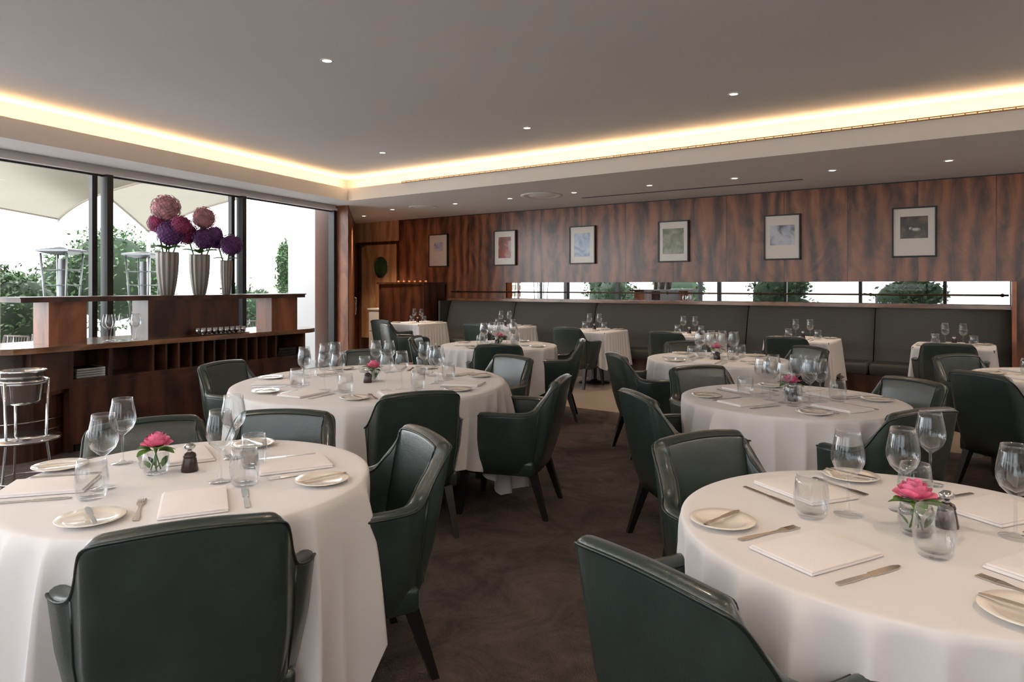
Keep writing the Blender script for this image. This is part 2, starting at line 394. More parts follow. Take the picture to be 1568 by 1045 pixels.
# pictures
def picmat(i, cols):
    m_, nt, b = newmat('artwork_%d' % i); N = nt.nodes.new; L = nt.links.new
    tc = N('ShaderNodeTexCoord'); mp = N('ShaderNodeMapping'); mp.inputs['Location'].default_value = (i*3.7, 0, i*1.9)
    n = N('ShaderNodeTexNoise'); n.inputs['Scale'].default_value = 7; n.inputs['Detail'].default_value = 4; n.inputs['Distortion'].default_value = .8
    r = N('ShaderNodeValToRGB'); r.color_ramp.interpolation = 'LINEAR'
    while len(r.color_ramp.elements) < len(cols): r.color_ramp.elements.new(.5)
    for k2, c in enumerate(cols):
        r.color_ramp.elements[k2].position = .3+.4*k2/(len(cols)-1); r.color_ramp.elements[k2].color = (*c, 1)
    L(tc.outputs['Object'], mp.inputs[0]); L(mp.outputs[0], n.inputs['Vector']); L(n.outputs['Fac'], r.inputs[0]); L(r.outputs[0], b.inputs['Base Color']); setin(b, 'Roughness', .2)
    return m_
M_mat = simple('picture_mount', (.74, .70, .64), .25)
arts = [[(.1,.18,.35),(.4,.5,.65),(.7,.72,.75)], [(.05,.12,.05),(.35,.06,.05),(.5,.45,.4)], [(.12,.22,.45),(.35,.45,.6),(.6,.65,.7)],
        [(.08,.12,.05),(.2,.24,.14),(.4,.4,.32)], [(.1,.12,.16),(.45,.5,.6),(.62,.66,.7)], [(.015,.015,.02),(.04,.035,.03),(.12,.08,.06)]]
ins = [(.13,.36,.30,.46), (.10,.37,.13,.50), (.09,.38,.12,.50), (.07,.40,.12,.50), (.08,.40,.20,.47), (.09,.385,.23,.50)]
for i in range(6):
    s0 = -.82-1.548*(5-i); m = MB(); w, h = .475, .615; z0 = 1.725
    m.box((-w/2, -.03, 0), (w/2, 0, h), M_black)
    f = .018
    m.box((-w/2+f, -.032, f), (w/2-f, -.030, h-f), M_mat)
    x0, x1, a0_, a1_ = ins[i]; am = picmat(i, arts[i])
    m.box((-w/2+x0, -.0335, a0_), (-w/2+x1, -.032, a1_), am)
    if i == 5:
        m.rev([(0, -.001), (.055, 0), (0, .001)], M_paper, 16, Matrix.Translation((.03, -.0345, .34)) @ Matrix.Rotation(pi/2, 4, 'X') @ Matrix.Diagonal((1, .5, 1, 1)))
        m.rev([(0, -.001), (.02, 0), (0, .001)], M_paper, 12, Matrix.Translation((-.035, -.0345, .355)) @ Matrix.Rotation(pi/2, 4, 'X'))
    for (x_, z_, x2, z2) in ((-w/2, 0, w/2, f), (-w/2, h-f, w/2, h), (-w/2, 0, -w/2+f, h), (w/2-f, 0, w/2, h)):
        m.box((x_, -.045, z_), (x2, -.03, z2), M_black)
    p = W(s0, -.022); m.obj('framed_picture', (p[0], p[1], z0), WR)
# downlights
def down(x, y, z, e=45):
    m = MB(); m.rev([(.048, -.001), (.05, -.004), (.036, -.005), (.033, -.002)], M_white, 20); m.rev([(.034, -.0025), (0, -.0025)], M_lamp, 20)
    m.obj('recessed_downlight', (x, y, z))
    l = bpy.data.lights.new('downlight_beam', 'SPOT'); l.energy = e; l.spot_size = radians(100); l.spot_blend = .9; l.color = (1, .80, .60); l.shadow_soft_size = .05
    o = bpy.data.objects.new('downlight_beam', l); S.collection.objects.link(o); o.location = (x, y, z-.02)
for x, y in [(-.894, 10.74), (-.03, 10.1), (.86, 9.46), (1.77, 8.78), (2.67, 8.19), (3.58, 7.63), (4.5, 7.03)]: down(x, y, ZC)
down(-2.03, 11.58, ZC, 110); p = W(-9.55, -1.0); down(p[0], p[1], ZC, 190)
for x, y in [(-1.35, 4.98), (.157, 7.11), (1.9, 5.85), (-1.6, 8.44), (3.6, 4.6), (.1, 2.2), (1.6, 1.0), (-2.2, 2.4)]: down(x, y, ZT)
for (u, v, r_) in ((.42, 9.73, .30), (-1.45, 11.19, .24)):
    m = MB(); m.rev([(r_, -.001), (r_, -.012), (r_*.8, -.014), (r_*.78, -.004), (r_*.6, -.004), (r_*.58, -.014), (r_*.3, -.014), (0, -.014)], M_white, 32); m.obj('ceiling_vent', (u, v, ZC))
m = MB()
p_ = Vector((1.02, 10.02)); q_ = p_+Vector((EX, EY))*3.05
wallseg(m, tuple(p_), tuple(q_), .04, ZC-.006, ZC-.001, M_black); m.obj('slot_diffuser')
# ------------------------------------------------------------------ dining chair
def catmull(P, n):
    out = []
    for i in range(len(P)-1):
        p0 = P[max(i-1, 0)]; p1 = P[i]; p2 = P[i+1]; p3 = P[min(i+2, len(P)-1)]
        for k in range(n):
            t = k/n
            out.append(tuple(.5*((2*b)+(-a+c)*t+(2*a-5*b+4*c-d)*t*t+(-a+3*b-3*c+d)*t**3) for a, b, c, d in zip(p0, p1, p2, p3)))
    out.append(P[-1]); return out
def chair_mesh():
    m = MB()
    # x, y, top z, lean back, flare out
    half = [(0,-.272,.826,.20,0),(.08,-.271,.824,.20,0),(.15,-.268,.819,.20,0),(.198,-.262,.813,.20,0),(.222,-.250,.797,.19,0),(.233,-.236,.762,.17,0),
            (.240,-.222,.705,.13,.01),(.250,-.208,.655,.09,.03),(.268,-.182,.638,.06,.07),(.286,-.135,.636,.03,.10),(.295,-.07,.637,.01,.11),(.298,.02,.637,0,.11),(.297,.11,.633,0,.11),(.292,.19,.626,0,.10),(.282,.232,.612,0,.10),(.262,.258,.585,0,.08)]
    pts = [(-x, y, t, l, g) for x, y, t, l, g in half[:0:-1]]+half
    pts = catmull(pts, 3); rows = []; pipe = []; pipe2 = []
    for k, (x, y, T, ln, fl) in enumerate(pts):
        a = pts[max(k-1, 0)]; b2 = pts[min(k+1, len(pts)-1)]
        tx, ty = b2[0]-a[0], b2[1]-a[1]; l = sqrt(tx*tx+ty*ty) or 1; nx, ny = ty/l, -tx/l; sx = 1 if x > 0 else -1
        sec = [(-.045, .262), (-.028, .27), (-.012, .36), (0, .48), (0, (T+.45)/2), (0, T-.03)]
        sec += [(-.030+.030*cos(q), T-.028+.028*sin(q)) for q in [pi*j/8 for j in range(1, 9)]]
        sec += [(-.062, T-.08), (-.062, .5), (-.062, .40)]
        row = []
        for o, z in sec:
            hz = max(z, .27)-.3
            row.append((x+nx*o+sx*fl*hz, y+ny*o-ln*hz, z))
        rows.append(row)
        pipe.append(Vector(row[6])+Vector((nx, ny, .2))*.001); pipe2.append(Vector(row[12])+Vector((-nx, -ny, .2))*.001)
    m.grid(rows, M_leather)
    m.add(rows[0], [list(range(len(rows[0])))], M_leather, False); m.add(rows[-1], [list(range(len(rows[0])))[::-1]], M_leather, False)
    m.tube(pipe, .0048, M_piping, 6); m.tube(pipe2, .004, M_piping, 6)
    nn = len(rows)//2
    for row in (rows[0], rows[-1], rows[nn-20], rows[nn+20]):
        m.tube([Vector(p) for p in row[1:6]], .0040, M_piping, 6)
    m.rbox((0, .005, .395), (.48, .53, .16), .045, M_leather, dome=.02)
    m.rbox((0, .02, .30), (.52, .48, .09), .02, M_leather)
    m.tube([(-.22, .266, .355), (.22, .266, .355)], .004, M_piping, 6)
    for sx in (-1, 1):
        for (x0, y0, x1, y1) in ((.215, .215, .235, .245), (.20, -.20, .225, -.285)):
            a, b2 = .024, .014
            vs = [(sx*x0+i*a, y0+j*a, .27) for i, j in ((-1,-1),(1,-1),(1,1),(-1,1))]+[(sx*x1+i*b2, y1+j*b2, 0) for i, j in ((-1,-1),(1,-1),(1,1),(-1,1))]
            m.add(vs, [(0,1,5,4),(1,2,6,5),(2,3,7,6),(3,0,4,7),(4,5,6,7)], M_leg, False)
    return m.mesh('dining_chair')
CH = chair_mesh()
def chair(mx, my, fx, fy, d=.33):
    l = sqrt(fx*fx+fy*fy); fx /= l; fy /= l
    inst('dining_chair', CH, (mx+fx*d, my+fy*d, 0), atan2(fy, fx)-pi/2)
# ------------------------------------------------------------------ tables
ZTB = .745
def table(cx, cy, rx, ry=None, rot=0, square=False, drop=.40, seed=0, minz=.06, ph=None, name='dining_table'):
    ry = ry or rx; rnd = random.Random(seed); m = MB(); n = 480
    p1, p2, p3, p4, p5 = [rnd.uniform(0, 6.28) for _ in range(5)]; k1 = rnd.choice([22, 24, 26])+(10 if rx > .8 else 0)
    ths = [2*pi*i/n for i in range(n)]; rho = []
    for t in ths:
        if square: e_ = 14; rho.append((abs(cos(t)/rx)**e_+abs(sin(t)/ry)**e_)**(-1/e_))
        else: rho.append(1/sqrt((cos(t)/rx)**2+(sin(t)/ry)**2))
    rows = []
    for fr in (0.001, .3, .6, .85, .96):
        rows.append([(r_*fr*cos(t), r_*fr*sin(t), ZTB) for t, r_ in zip(ths, rho)])
    rows.append([((r_-.004)*cos(t), (r_-.004)*sin(t), ZTB) for t, r_ in zip(ths, rho)])
    rows.append([((r_+.004)*cos(t), (r_+.004)*sin(t), ZTB-.004) for t, r_ in zip(ths, rho)])
    lv = 22; ph = rnd.uniform(0, 1) if ph is None else ph
    for j in range(1, lv+1):
        q = j/lv; row = []
        for t, r_ in zip(ths, rho):
            tt = t+(ph if not square else 0); mxm = max(abs(cos(tt)), abs(sin(tt)))
            halfw = (max(rx, ry)+drop)
            dl = drop if square else halfw/mxm-r_
            dl = min(dl, ZTB-minz)
            corner = max(0, (1/mxm-1)/.414) if not square else 0
            if square:
                cw = abs(sin(2*t))**6; amp = .014+.05*cw
                F = .5+.5*sin(36*t+p1+.8*sin(3*t+p2))
                dlx = dl+.12*cw; dlx = min(dlx, ZTB-minz)
                rr = r_+.006+q*(.010+amp*F)
                row.append((rr*cos(t), rr*sin(t), ZTB-.004-dlx*q)); continue
            # broad swags, pleats that radiate from the rim, fading pleats between them
            w1 = k1*.5*t+p1+1.3*sin(2*t+p2)+.8*sin(3*t+p5)+.22*q*sin(5*t+p4)
            F = (1-abs(sin(w1)))**1.15
            w2 = 6*t+p3+.5*sin(2*t+p1); B_ = .5+.5*sin(w2)
            am = .45+.55*(.5+.5*sin(4*t+p3))
            amp = (.062+.085*corner)*am
            qq = q**.62
            rr = r_+.004+qq*(amp*F*1.15+.030*B_*(.3+corner)+.012)-.060*q+.05*corner*q
            row.append((rr*cos(t), rr*sin(t), ZTB-.004-dl*q+.012*F*q))
        rows.append(row)
    for row in rows: row.append(row[0])
    m.grid(rows, M_cloth)
    rr = min(rx, ry)
    if square: m.prism([(-rx+.01, -ry+.01), (rx-.01, -ry+.01), (rx-.01, ry-.01), (-rx+.01, ry-.01)], ZTB-.035, ZTB-.006, M_wood)
    else: m.prism([((rx-.01)*cos(2*pi*i/40), (ry-.01)*sin(2*pi*i/40)) for i in range(40)], ZTB-.035, ZTB-.006, M_wood)
    m.rev([(0, .0), (rr*.6, .0), (rr*.6, .012), (.06, .03), (.035, .06), (.035, .68), (.12, .71)], M_leg, 24)
    m.obj(name, (cx, cy, 0), rot)
TA = (-1.045, 2.255); TB_ = (1.03, 1.775); TC = (-.92, 4.52); TD = (1.555, 3.81); TE = (-.14, 7.26); TF = (1.77, 5.9); TM = (3.85, 4.7)
table(*TA, .555, seed=3, ph=1.15); table(*TB_, .57, seed=5, ph=.1); table(*TC, .87, .95, seed=8, drop=.38); table(*TD, .587, seed=11); table(*TE, .61, seed=12); table(*TF, .583, seed=13); table(*TM, .58, seed=14)
rowS = [-.36, -1.86, -3.25, -4.64, -6.2, -8.04]; rowT = []
for i, s0 in enumerate(rowS):
    p = W(s0, -1.165); rowT.append(p); table(p[0], p[1], .36, .37, rot=WR, square=True, drop=.38, seed=30+i)
# chairs
C = chair
C(-.77, 1.63, -.40, .88); C(-.34, 2.62, -.85, -.46); C(-1.53, 2.86, .60, -.76); C(-1.02, 3.06, -.03, -1)
C(.283, 1.398, .82, .57); C(.715, 2.58, .45, -.89)
C(-.49, 3.60, -.42, .90); C(.30, 4.2, -.965, .26); C(0, 5.45, -.7, -.7); C(-2.12, 5.02, .9, -.40); C(-1.25, 5.95, .15, -1)
C(1.86, 3.1, -.38, .92); C(1.30, 4.75, .25, -.95); C(.66, 3.58, .97, .22); C(2.40, 4.1, -.9, -.32)
C(-.13, 6.5, 0, 1); C(.72, 7.1, -1, .1); C(-1.05, 7.5, 1, -.15)
C(.86, 5.62, 1, .18); C(2.72, 6.25, -.95, -.35); C(1.75, 6.85, 0, -1)
C(3.02, 4.40, .95, .25); C(3.60, 5.52, .2, -1)
for s0 in rowS[:5]:
    p = W(s0-.02, -1.165-.72); C(p[0], p[1], NX, NY)
p = W(-8.04, -1.165-.72); C(p[0]-.1, p[1], NX, NY)
C(-1.86, 10.0, .9, .5)
# ------------------------------------------------------------------ tableware meshes
m = MB(); m.rev([(0, .0), (.036, .0), (.037, .0025), (.012, .006), (.0042, .014), (.0038, .06), (.0045, .10), (.018, .110), (.034, .126), (.0425, .148), (.0435, .165), (.040, .19), (.035, .215), (.0325, .233), (.0315, .233), (.034, .212), (.0415, .165), (.033, .128), (0, .112)], M_glass, 28); WG = m.mesh('wine_glass')
m = MB(); m.rev([(0, 0), (.033, 0), (.039, .008), (.0455, .045), (.046, .06), (.042, .095), (.0385, .115), (.037, .115), (.0405, .093), (.0435, .058), (.040, .022), (.03, .012), (0, .012)], M_glass, 28); TU = m.mesh('water_tumbler')
m = MB(); m.rev([(0, .0), (.05, 0), (.055, .004), (.088, .012), (.090, .014), (.088, .0155), (.062, .009), (.056, .0065), (0, .006)], M_china, 40); PL = m.mesh('side_plate')
def flat(prof, mat, z0, z1):
    poly = [(w, y) for y, w in prof]+[(-w, y) for y, w in prof[::-1]]
    m.prism(poly, z0, z1, mat)
m = MB(); flat([(-.105, .002), (-.104, .0065), (-.06, .0075), (-.01, .0055), (.0, .004), (.002, .0085), (.05, .010), (.085, .009), (.103, .003)], M_steel, .0, .0028); KN = m.mesh('table_knife')
m = MB(); flat([(-.10, .003), (-.099, .008), (-.07, .0085), (-.01, .004), (.03, .0038), (.045, .008), (.055, .0115), (.062, .012)], M_steel, .0005, .003)
for x in (-.0098, -.0033, .0033, .0098): m.box((x-.0018, .06, .0008), (x+.0018, .103, .003), M_steel)
FK = m.mesh('table_fork')
m = MB(); m.rbox((0, 0, .004), (.20, .27, .0076), .0036, M_napkin); m.rbox((.003, -.002, .0105), (.194, .264, .006), .0028, M_napkin); NP = m.mesh('folded_napkin')
# rose vase
m = MB()
m.rev([(0, 0), (.032, 0), (.036, .006), (.043, .03), (.041, .06), (.036, .075), (.035, .075), (.040, .058), (.041, .03), (.03, .01), (0, .01)], M_glass, 24)
def leaf(mb, base, direc, ln, wd, mat, droop=.3):
    base = Vector(base); d = Vector(direc).normalized(); sd = d.cross(Vector((0, 0, 1)))
    sd = sd.normalized() if sd.length > .01 else Vector((1, 0, 0)); P = []
    for i in range(6):
        t = i/5; w = wd*sin(pi*min(1, t*.92+.04))**.8; c = base+d*ln*t+Vector((0, 0, -droop*ln*t*t))
        P.append([c-sd*w+Vector((0, 0, w*.3)), c, c+sd*w+Vector((0, 0, w*.3))])
    mb.grid(P, mat)
def rose(mb, c, R):
    for l, (nn, r0, h, op) in enumerate([(3, .25, 1.05, .0), (4, .42, 1.1, .1), (5, .62, 1.0, .3), (6, .82, .85, .6), (6, .98, .62, .95)]):
        for i in range(nn):
            t0 = 2*pi*(i+.5*l)/nn+l*.7; P = []
            for b2 in range(6):
                bb = b2/5; row = []
                for a in range(7):
                    aa = -1+2*a/6; w = (1.25 if l < 2 else 1.0)*pi/nn*1.25
                    rr = R*r0*(.35+.65*sin(min(1, bb*1.1)*pi/2))*(1+op*.25*bb*bb); zz = R*(h*bb*(1-.22*aa*aa)*1.1-.3*op*bb*bb)
                    th = t0+aa*w*(.55+.45*bb)
                    row.append((c[0]+rr*cos(th), c[1]+rr*sin(th), c[2]+zz))
                P.append(row)
            mb.grid(P, M_pink)
rose(m, (.004, 0, .088), .042)
for i in range(7):
    a = i*.9+.3; leaf(m, (.01*cos(a), .01*sin(a), .075+.004*(i % 3)), (cos(a), sin(a), .55 if i % 2 else .2), .055+.012*(i % 3), .02, M_leaf)
for i in range(4):
    a = i*1.6; m.tube([(.015*cos(a), .015*sin(a), .012), (-.006*cos(a), .006*sin(a), .088)], .0026, M_leaf, 6)
    leaf(m, (.02*cos(a), .02*sin(a), .02), (cos(a+1), sin(a+1), 1.2), .04, .012, M_leaf, 0)
RV = m.mesh('rose_vase')
m = MB(); m.rev([(0, 0), (.027, 0), (.028, .006), (.022, .04), (.020, .046)], M_mill, 20); m.rev([(.020, .046), (.0215, .052), (.018, .06), (.008, .066)], M_mill, 20)
m.rev([(.008, .066), (.007, .072), (.017, .078), (.019, .086), (.010, .094), (0, .096)], M_chrome, 20); PM = m.mesh('pepper_mill')
Zt = ZTB+.001
def put(name, me, x, y, rz=0, z=Zt, sc=1): inst(name, me, (x, y, z), rz, sc)
def setting(tx, ty, ang, R, glasses=2, full=True):
    f = (-cos(ang), -sin(ang)); rt = (f[1], -f[0]); rz = atan2(f[1], f[0])-pi/2
    def Q(out, r_): return (tx-f[0]*out+rt[0]*r_, ty-f[1]*out+rt[1]*r_)
    o = R-.27
    if full:
        put('folded_napkin', NP, *Q(o, 0), rz, sc=.9)
        put('table_knife', KN, *Q(o, .14), rz); put('table_fork', FK, *Q(o, -.14), rz)
        p = Q(o+.05, -.25); put('side_plate', PL, *p, 0, sc=.95); put('table_knife', KN, *p, rz+.25, Zt+.016, .8)
    if glasses:
        put('wine_glass', WG, *Q(o-.20, .08), random.random()); put('water_tumbler', TU, *Q(o-.165, .172))
    if glasses > 1: put('wine_glass', WG, *Q(o-.19, -.015), random.random())
# Table A
for a, R_ in ((-66, .57), (27, .58), (122, .58), (196, .69)): setting(*TA, radians(a), R_, glasses=0)
for x, y in [(-1.275, 2.13), (-1.386, 2.43), (-.94, 2.20), (-1.02, 2.50)]: put('wine_glass', WG, x, y)
for x, y in [(-1.25, 2.03), (-.85, 2.17), (-.90, 2.38)]: put('water_tumbler', TU, x, y)
put('rose_vase', RV, -1.20, 2.30, .5); put('pepper_mill', PM, -1.10, 2.33)
# Table B
for a, R_ in ((207, .62), (112, .62), (22, .62), (-63, .62)): setting(*TB_, radians(a), R_, glasses=0)
for x, y in [(.928, 1.885), (1.265, 1.715), (1.33, 2.17), (1.10, 1.92)]: put('wine_glass', WG, x, y)
for x, y in [(.82, 1.87), (.99, 1.60), (1.175, 1.99)]: put('water_tumbler', TU, x, y)
put('rose_vase', RV, 1.03, 1.74, 2.2); put('pepper_mill', PM, 1.14, 1.79)
for (T_, R, n_, off) in ((TC, .90, 7, -66), (TD, .6, 4, -65), (TE, .62, 4, -90), (TF, .6, 4, -120), (TM, .6, 4, 100)):
    for i in range(n_): setting(*T_, radians(off+i*360/n_), R)
    put('rose_vase', RV, T_[0], T_[1], T_[0]); put('pepper_mill', PM, T_[0]-.02, T_[1]-.075)
for p in rowT:
    a0 = atan2(NY, NX); setting(*p, a0, .47, 1); setting(*p, a0+pi, .47, 1); put('pepper_mill', PM, *p)
# ------------------------------------------------------------------ bar / service station
B0 = (-3.75, 5.35, 0); BR = atan2(.855, .519); m = MB()
def stadium(x0, x1, y0, y1, n=16, rr_right=.12):
    r = (y1-y0)/2; cy = (y0+y1)/2; P = [(x0+r*cos(a), cy+r*sin(a)) for a in [pi/2+pi*i/n for i in range(n+1)]]
    q = rr_right
    P += [(x1-q+q*cos(a), y0+q+q*sin(a)) for a in [-pi/2+pi/2*i/6 for i in range(7)]]
    P += [(x1-q+q*cos(a), y1-q+q*sin(a)) for a in [pi/2*i/6 for i in range(7)]]
    return P
m.prism(stadium(0, 3.0, -.05, .72, rr_right=.3), .845, .89, M_woodh)
m.box((.3, .42, 0), (2.75, .68, .845), M_wood); m.box((.3, .04, .06), (2.75, .42, .58), M_wood); m.box((.3, .03, .575), (2.8, .42, .60), M_wood)
m.box((.33, .05, 0), (2.72, .42, .06), M_black)
for i in range(12): m.box((.98+i*.125, .035, .60), (1.0+i*.125, .42, .845), M_wood)
for x in (.28, .6, 2.74): m.box((x, .035, .0), (x+.03, .42, .845), M_wood)
for x in (.34, .97, 1.58, 2.19): m.box((x, .028, .1), (x+.58, .04, .55), M_wood)
Tc = Matrix.Translation((0, .335, 0))
m.rev([(0, 0), (.33, 0), (.33, .50), (.37, .50), (.37, .53), (0, .53)], M_wood, 40, Tc, False); m.rev([(.2, .53), (.2, .85)], M_wood, 30, Tc)
for z in (.14, .22, .30): m.rev([(.332, z), (.342, z+.006), (.332, z+.012)], M_chrome, 40, Tc)
m.box((0, .04, .53), (.3, .63, .845), M_wood)
m.box((-.02, .16, 1.24), (2.88, .52, 1.272), M_wood); m.box((-.03, .15, 1.272), (2.89, .53, 1.283), M_wood)
m.box((.20, .2, .89), (.50, .46, 1.24), M_woodred); m.box((1.04, .2, .89), (2.02, .46, 1.24), M_wood); m.box((2.44, .2, .89), (2.80, .46, 1.24), M_woodred)
m.obj('service_bar', B0, BR)
m = MB()
for k_ in range(3):
    for i in range(4): m.box((.36, .08, .602+.02*i), (.55+.02*k_, .3, .618+.02*i), M_paper)
for i in range(3): m.box((2.42+.01*i, .08, .602+.03*i), (2.68, .32, .628+.03*i), M_black)
m.obj('menu_stack', B0, BR)
m = MB(); m.box((1.45, .0, .891), (2.0, .16, .90), M_wood)
for i in range(8):
    for j in range(2): m.rev([(0, 0), (.02, 0), (.028, .06), (.026, .06), (.018, .006)], M_chrome, 12, Matrix.Translation((1.49+i*.065, .04+j*.08, .90)))
for i in range(10): m.tube([(1.47+i*.05, .0, .905), (1.49+i*.05, .15, .91)], .004, M_steel, 6)
m.obj('cutlery_tray', B0, BR)
def BW(x, y): return (B0[0]+x*.519-y*.855, B0[1]+x*.855+y*.519)
for x_, y_ in ((.62, .10), (.74, .07), (.70, .2), (.88, .12)):
    p = BW(x_, y_); put('wine_glass', WG, p[0], p[1], 0, .891)
def vase(h, r):
    m = MB(); seg = 96; prof = [(.55, 0), (.62, .02), (.80, .25), (.95, .55), (1, .8), (1, .97), (.98, 1), (.9, 1), (.9, .9)]
    vs = []; fs = []
    for (q, z) in prof:
        for i in range(seg):
            a = 2*pi*i/seg; rr = r*q*(1+.05*cos(12*a)); vs.append((rr*cos(a), rr*sin(a), z*h))
    for j in range(len(prof)-1):
        for i in range(seg): a = j*seg+i; b2 = j*seg+(i+1) % seg; fs.append((a, b2, b2+seg, a+seg))
    m.add(vs, fs, M_vase); m.rev([(r*.55, .003), (0, .003)], M_vase, 24)
    return m
def hyd(mb, c, R, mat, n=230):
    c = Vector(c); rnd = random.Random(int(c.x*1000+c.z*77))
    P = [[tuple(c+Vector((cos(a)*sin(b2), sin(a)*sin(b2), cos(b2)))*R*.86) for a in [2*pi*i/14 for i in range(15)]] for b2 in [pi*j/8 for j in range(9)]]
    mb.grid(P, mat)
    for i in range(n):
        z = 1-2*(i+.5)/n; th = i*2.39996; rr = sqrt(1-z*z); nrm = Vector((rr*cos(th), rr*sin(th), z)); p = c+nrm*R*rnd.uniform(.86, 1.02)
        a = nrm.orthogonal().normalized(); b2 = nrm.cross(a); ro = rnd.uniform(0, 1.5); w = R*.12
        for k in range(4):
            t = ro+k*pi/2; d = a*cos(t)+b2*sin(t); e2 = nrm.cross(d)
            mb.add([p, p+d*w*.6+e2*w*.5+nrm*w*.15, p+d*w*1.25+nrm*w*.3, p+d*w*.6-e2*w*.5+nrm*w*.15], [(0, 1, 2, 3)], mat, False)
def vloc(s0): x, y = BW(s0, .34); return (x, y, 1.283)
m = vase(.42, .098)
for (dx, dz, R, mt) in ((-.02, .85, .135, M_hpink), (.03, .60, .135, M_hpur), (-.10, .70, .10, M_hmag), (.14, .68, .10, M_hmag)):
    m.tube([(0, 0, .25), (dx*.5, 0, .45), (dx, 0, dz)], .008, M_leaf, 6); hyd(m, (dx, random.uniform(-.03, .03), dz), R, mt)
for a in (0, 1.4, 3, 4.3): leaf(m, (0, 0, .44), (cos(a), sin(a), .5), .2, .05, M_leaf)
m.obj('flower_vase', vloc(1.316), 0)
m = vase(.41, .095)
for (dx, dz, R, mt) in ((.04, .78, .12, M_hpink), (-.13, .62, .115, M_hmag), (.05, .57, .12, M_hpur), (.16, .62, .08, M_hpur)):
    m.tube([(0, 0, .25), (dx*.5, 0, .42), (dx, 0, dz)], .008, M_leaf, 6); hyd(m, (dx, random.uniform(-.03, .03), dz), R, mt)
for a in (0.5, 2, 3.6, 5): leaf(m, (0, 0, .42), (cos(a), sin(a), .5), .2, .05, M_leaf)
m.obj('flower_vase', vloc(1.66), 0)
m = vase(.36, .06)
for (dx, dz, R, mt) in ((.05, .52, .12, M_hpur), (-.10, .56, .09, M_hpur)):
    m.tube([(0, 0, .25), (dx*.5, 0, .4), (dx, 0, dz)], .008, M_leaf, 6); hyd(m, (dx, 0, dz), R, mt)
for a in (0.5, 3.6): leaf(m, (0, 0, .37), (cos(a), sin(a), .3), .16, .04, M_leaf)
m.obj('flower_vase', vloc(1.97), 0)
# champagne bucket stand
m = MB(); m.rev([(0, .66), (.085, .66), (.10, .68), (.115, .85), (.125, .862), (.118, .865), (.108, .85), (.09, .69), (0, .68)], M_chrome, 32)
m.rev([(.118, .78), (.128, .785), (.118, .79)], M_chrome, 32)
for i in range(3):
    a = 2*pi*i/3+.4; m.tube([(.13*cos(a), .13*sin(a), .80), (.12*cos(a), .12*sin(a), .45), (.15*cos(a), .15*sin(a), .2), (.2*cos(a), .2*sin(a), .0)], .008, M_chrome, 8)
m.tube([(.13*cos(2*pi*i/32), .13*sin(2*pi*i/32), .80) for i in range(33)], .007, M_chrome); m.rev([(0, .44), (.2, .44), (.2, .455), (0, .455)], M_chrome, 32)
m.tube([(.155*cos(2*pi*i/32), .155*sin(2*pi*i/32), .2) for i in range(33)], .006, M_chrome)
m.obj('champagne_bucket_stand', (-2.98, 4.16, 0))
# ------------------------------------------------------------------ outside
def bush(name, c, rad, n=2600, ls=.07, seed=1):
    rnd = random.Random(seed); m = MB()
    blobs = [(Vector((0, 0, 0)), 1.0)]+[(Vector((rnd.uniform(-.6, .6)*rad[0], rnd.uniform(-.6, .6)*rad[1], rnd.uniform(-.5, .6)*rad[2])), rnd.uniform(.4, .65)) for _ in range(7)]
    for p, s in blobs:
        P = [[tuple(p+Vector((rad[0]*s*.8*cos(a)*sin(b2), rad[1]*s*.8*sin(a)*sin(b2), rad[2]*s*.8*cos(b2)))) for a in [2*pi*i/12 for i in range(13)]] for b2 in [pi*j/7 for j in range(8)]]
        m.grid(P, M_core)
    vs = []; fs = []
    for i in range(n):
        p, s = rnd.choice(blobs); d = Vector((rnd.gauss(0, 1), rnd.gauss(0, 1), rnd.gauss(0, 1))).normalized()
        q = p+Vector((d.x*rad[0], d.y*rad[1], d.z*rad[2]))*s*rnd.uniform(.78, 1.12)
        a = Vector((rnd.gauss(0, 1), rnd.gauss(0, 1), rnd.gauss(0, 1))).normalized(); b2 = a.orthogonal().normalized(); w = ls*rnd.uniform(.6, 1.3)
        k = len(vs); vs += [q-a*w, q+b2*w*.45, q+a*w, q-b2*w*.45]; fs.append((k, k+1, k+2, k+3))
    m.add(vs, fs, M_leafd, False)
    m.tube([(0, 0, -c[2]-.12), (0, 0, 0)], .06, M_wicker)
    m.obj(name, c)
bush('garden_bush', (-7.9, 11.0, .8), (.7, .7, .85), seed=1, n=4500, ls=.045); bush('garden_tree', (-7.85, 13.4, 1.5), (1.0, .9, 1.05), seed=2, n=7000, ls=.045); bush('garden_bush', (-9.9, 12.2, .7), (.9, .8, .8), seed=5, ls=.05, n=3500)
bush('clipped_hedge', (-5.25, 16.2, 1.5), (.34, .34, .85), seed=3, n=4500, ls=.04); bush('garden_bush', (-6.3, 16.3, .8), (.6, .5, .55), seed=4, n=3000, ls=.045)
for i, p in enumerate([(-9.5, 5.0, .9), (-10.0, 2.0, 1.0), (-8.5, -1.0, .9), (-5, -3.0, .8), (-1.5, -5.2, .8)]): bush('garden_bush', p, (1.2, .9, .9), n=1500, seed=20+i, ls=.1)
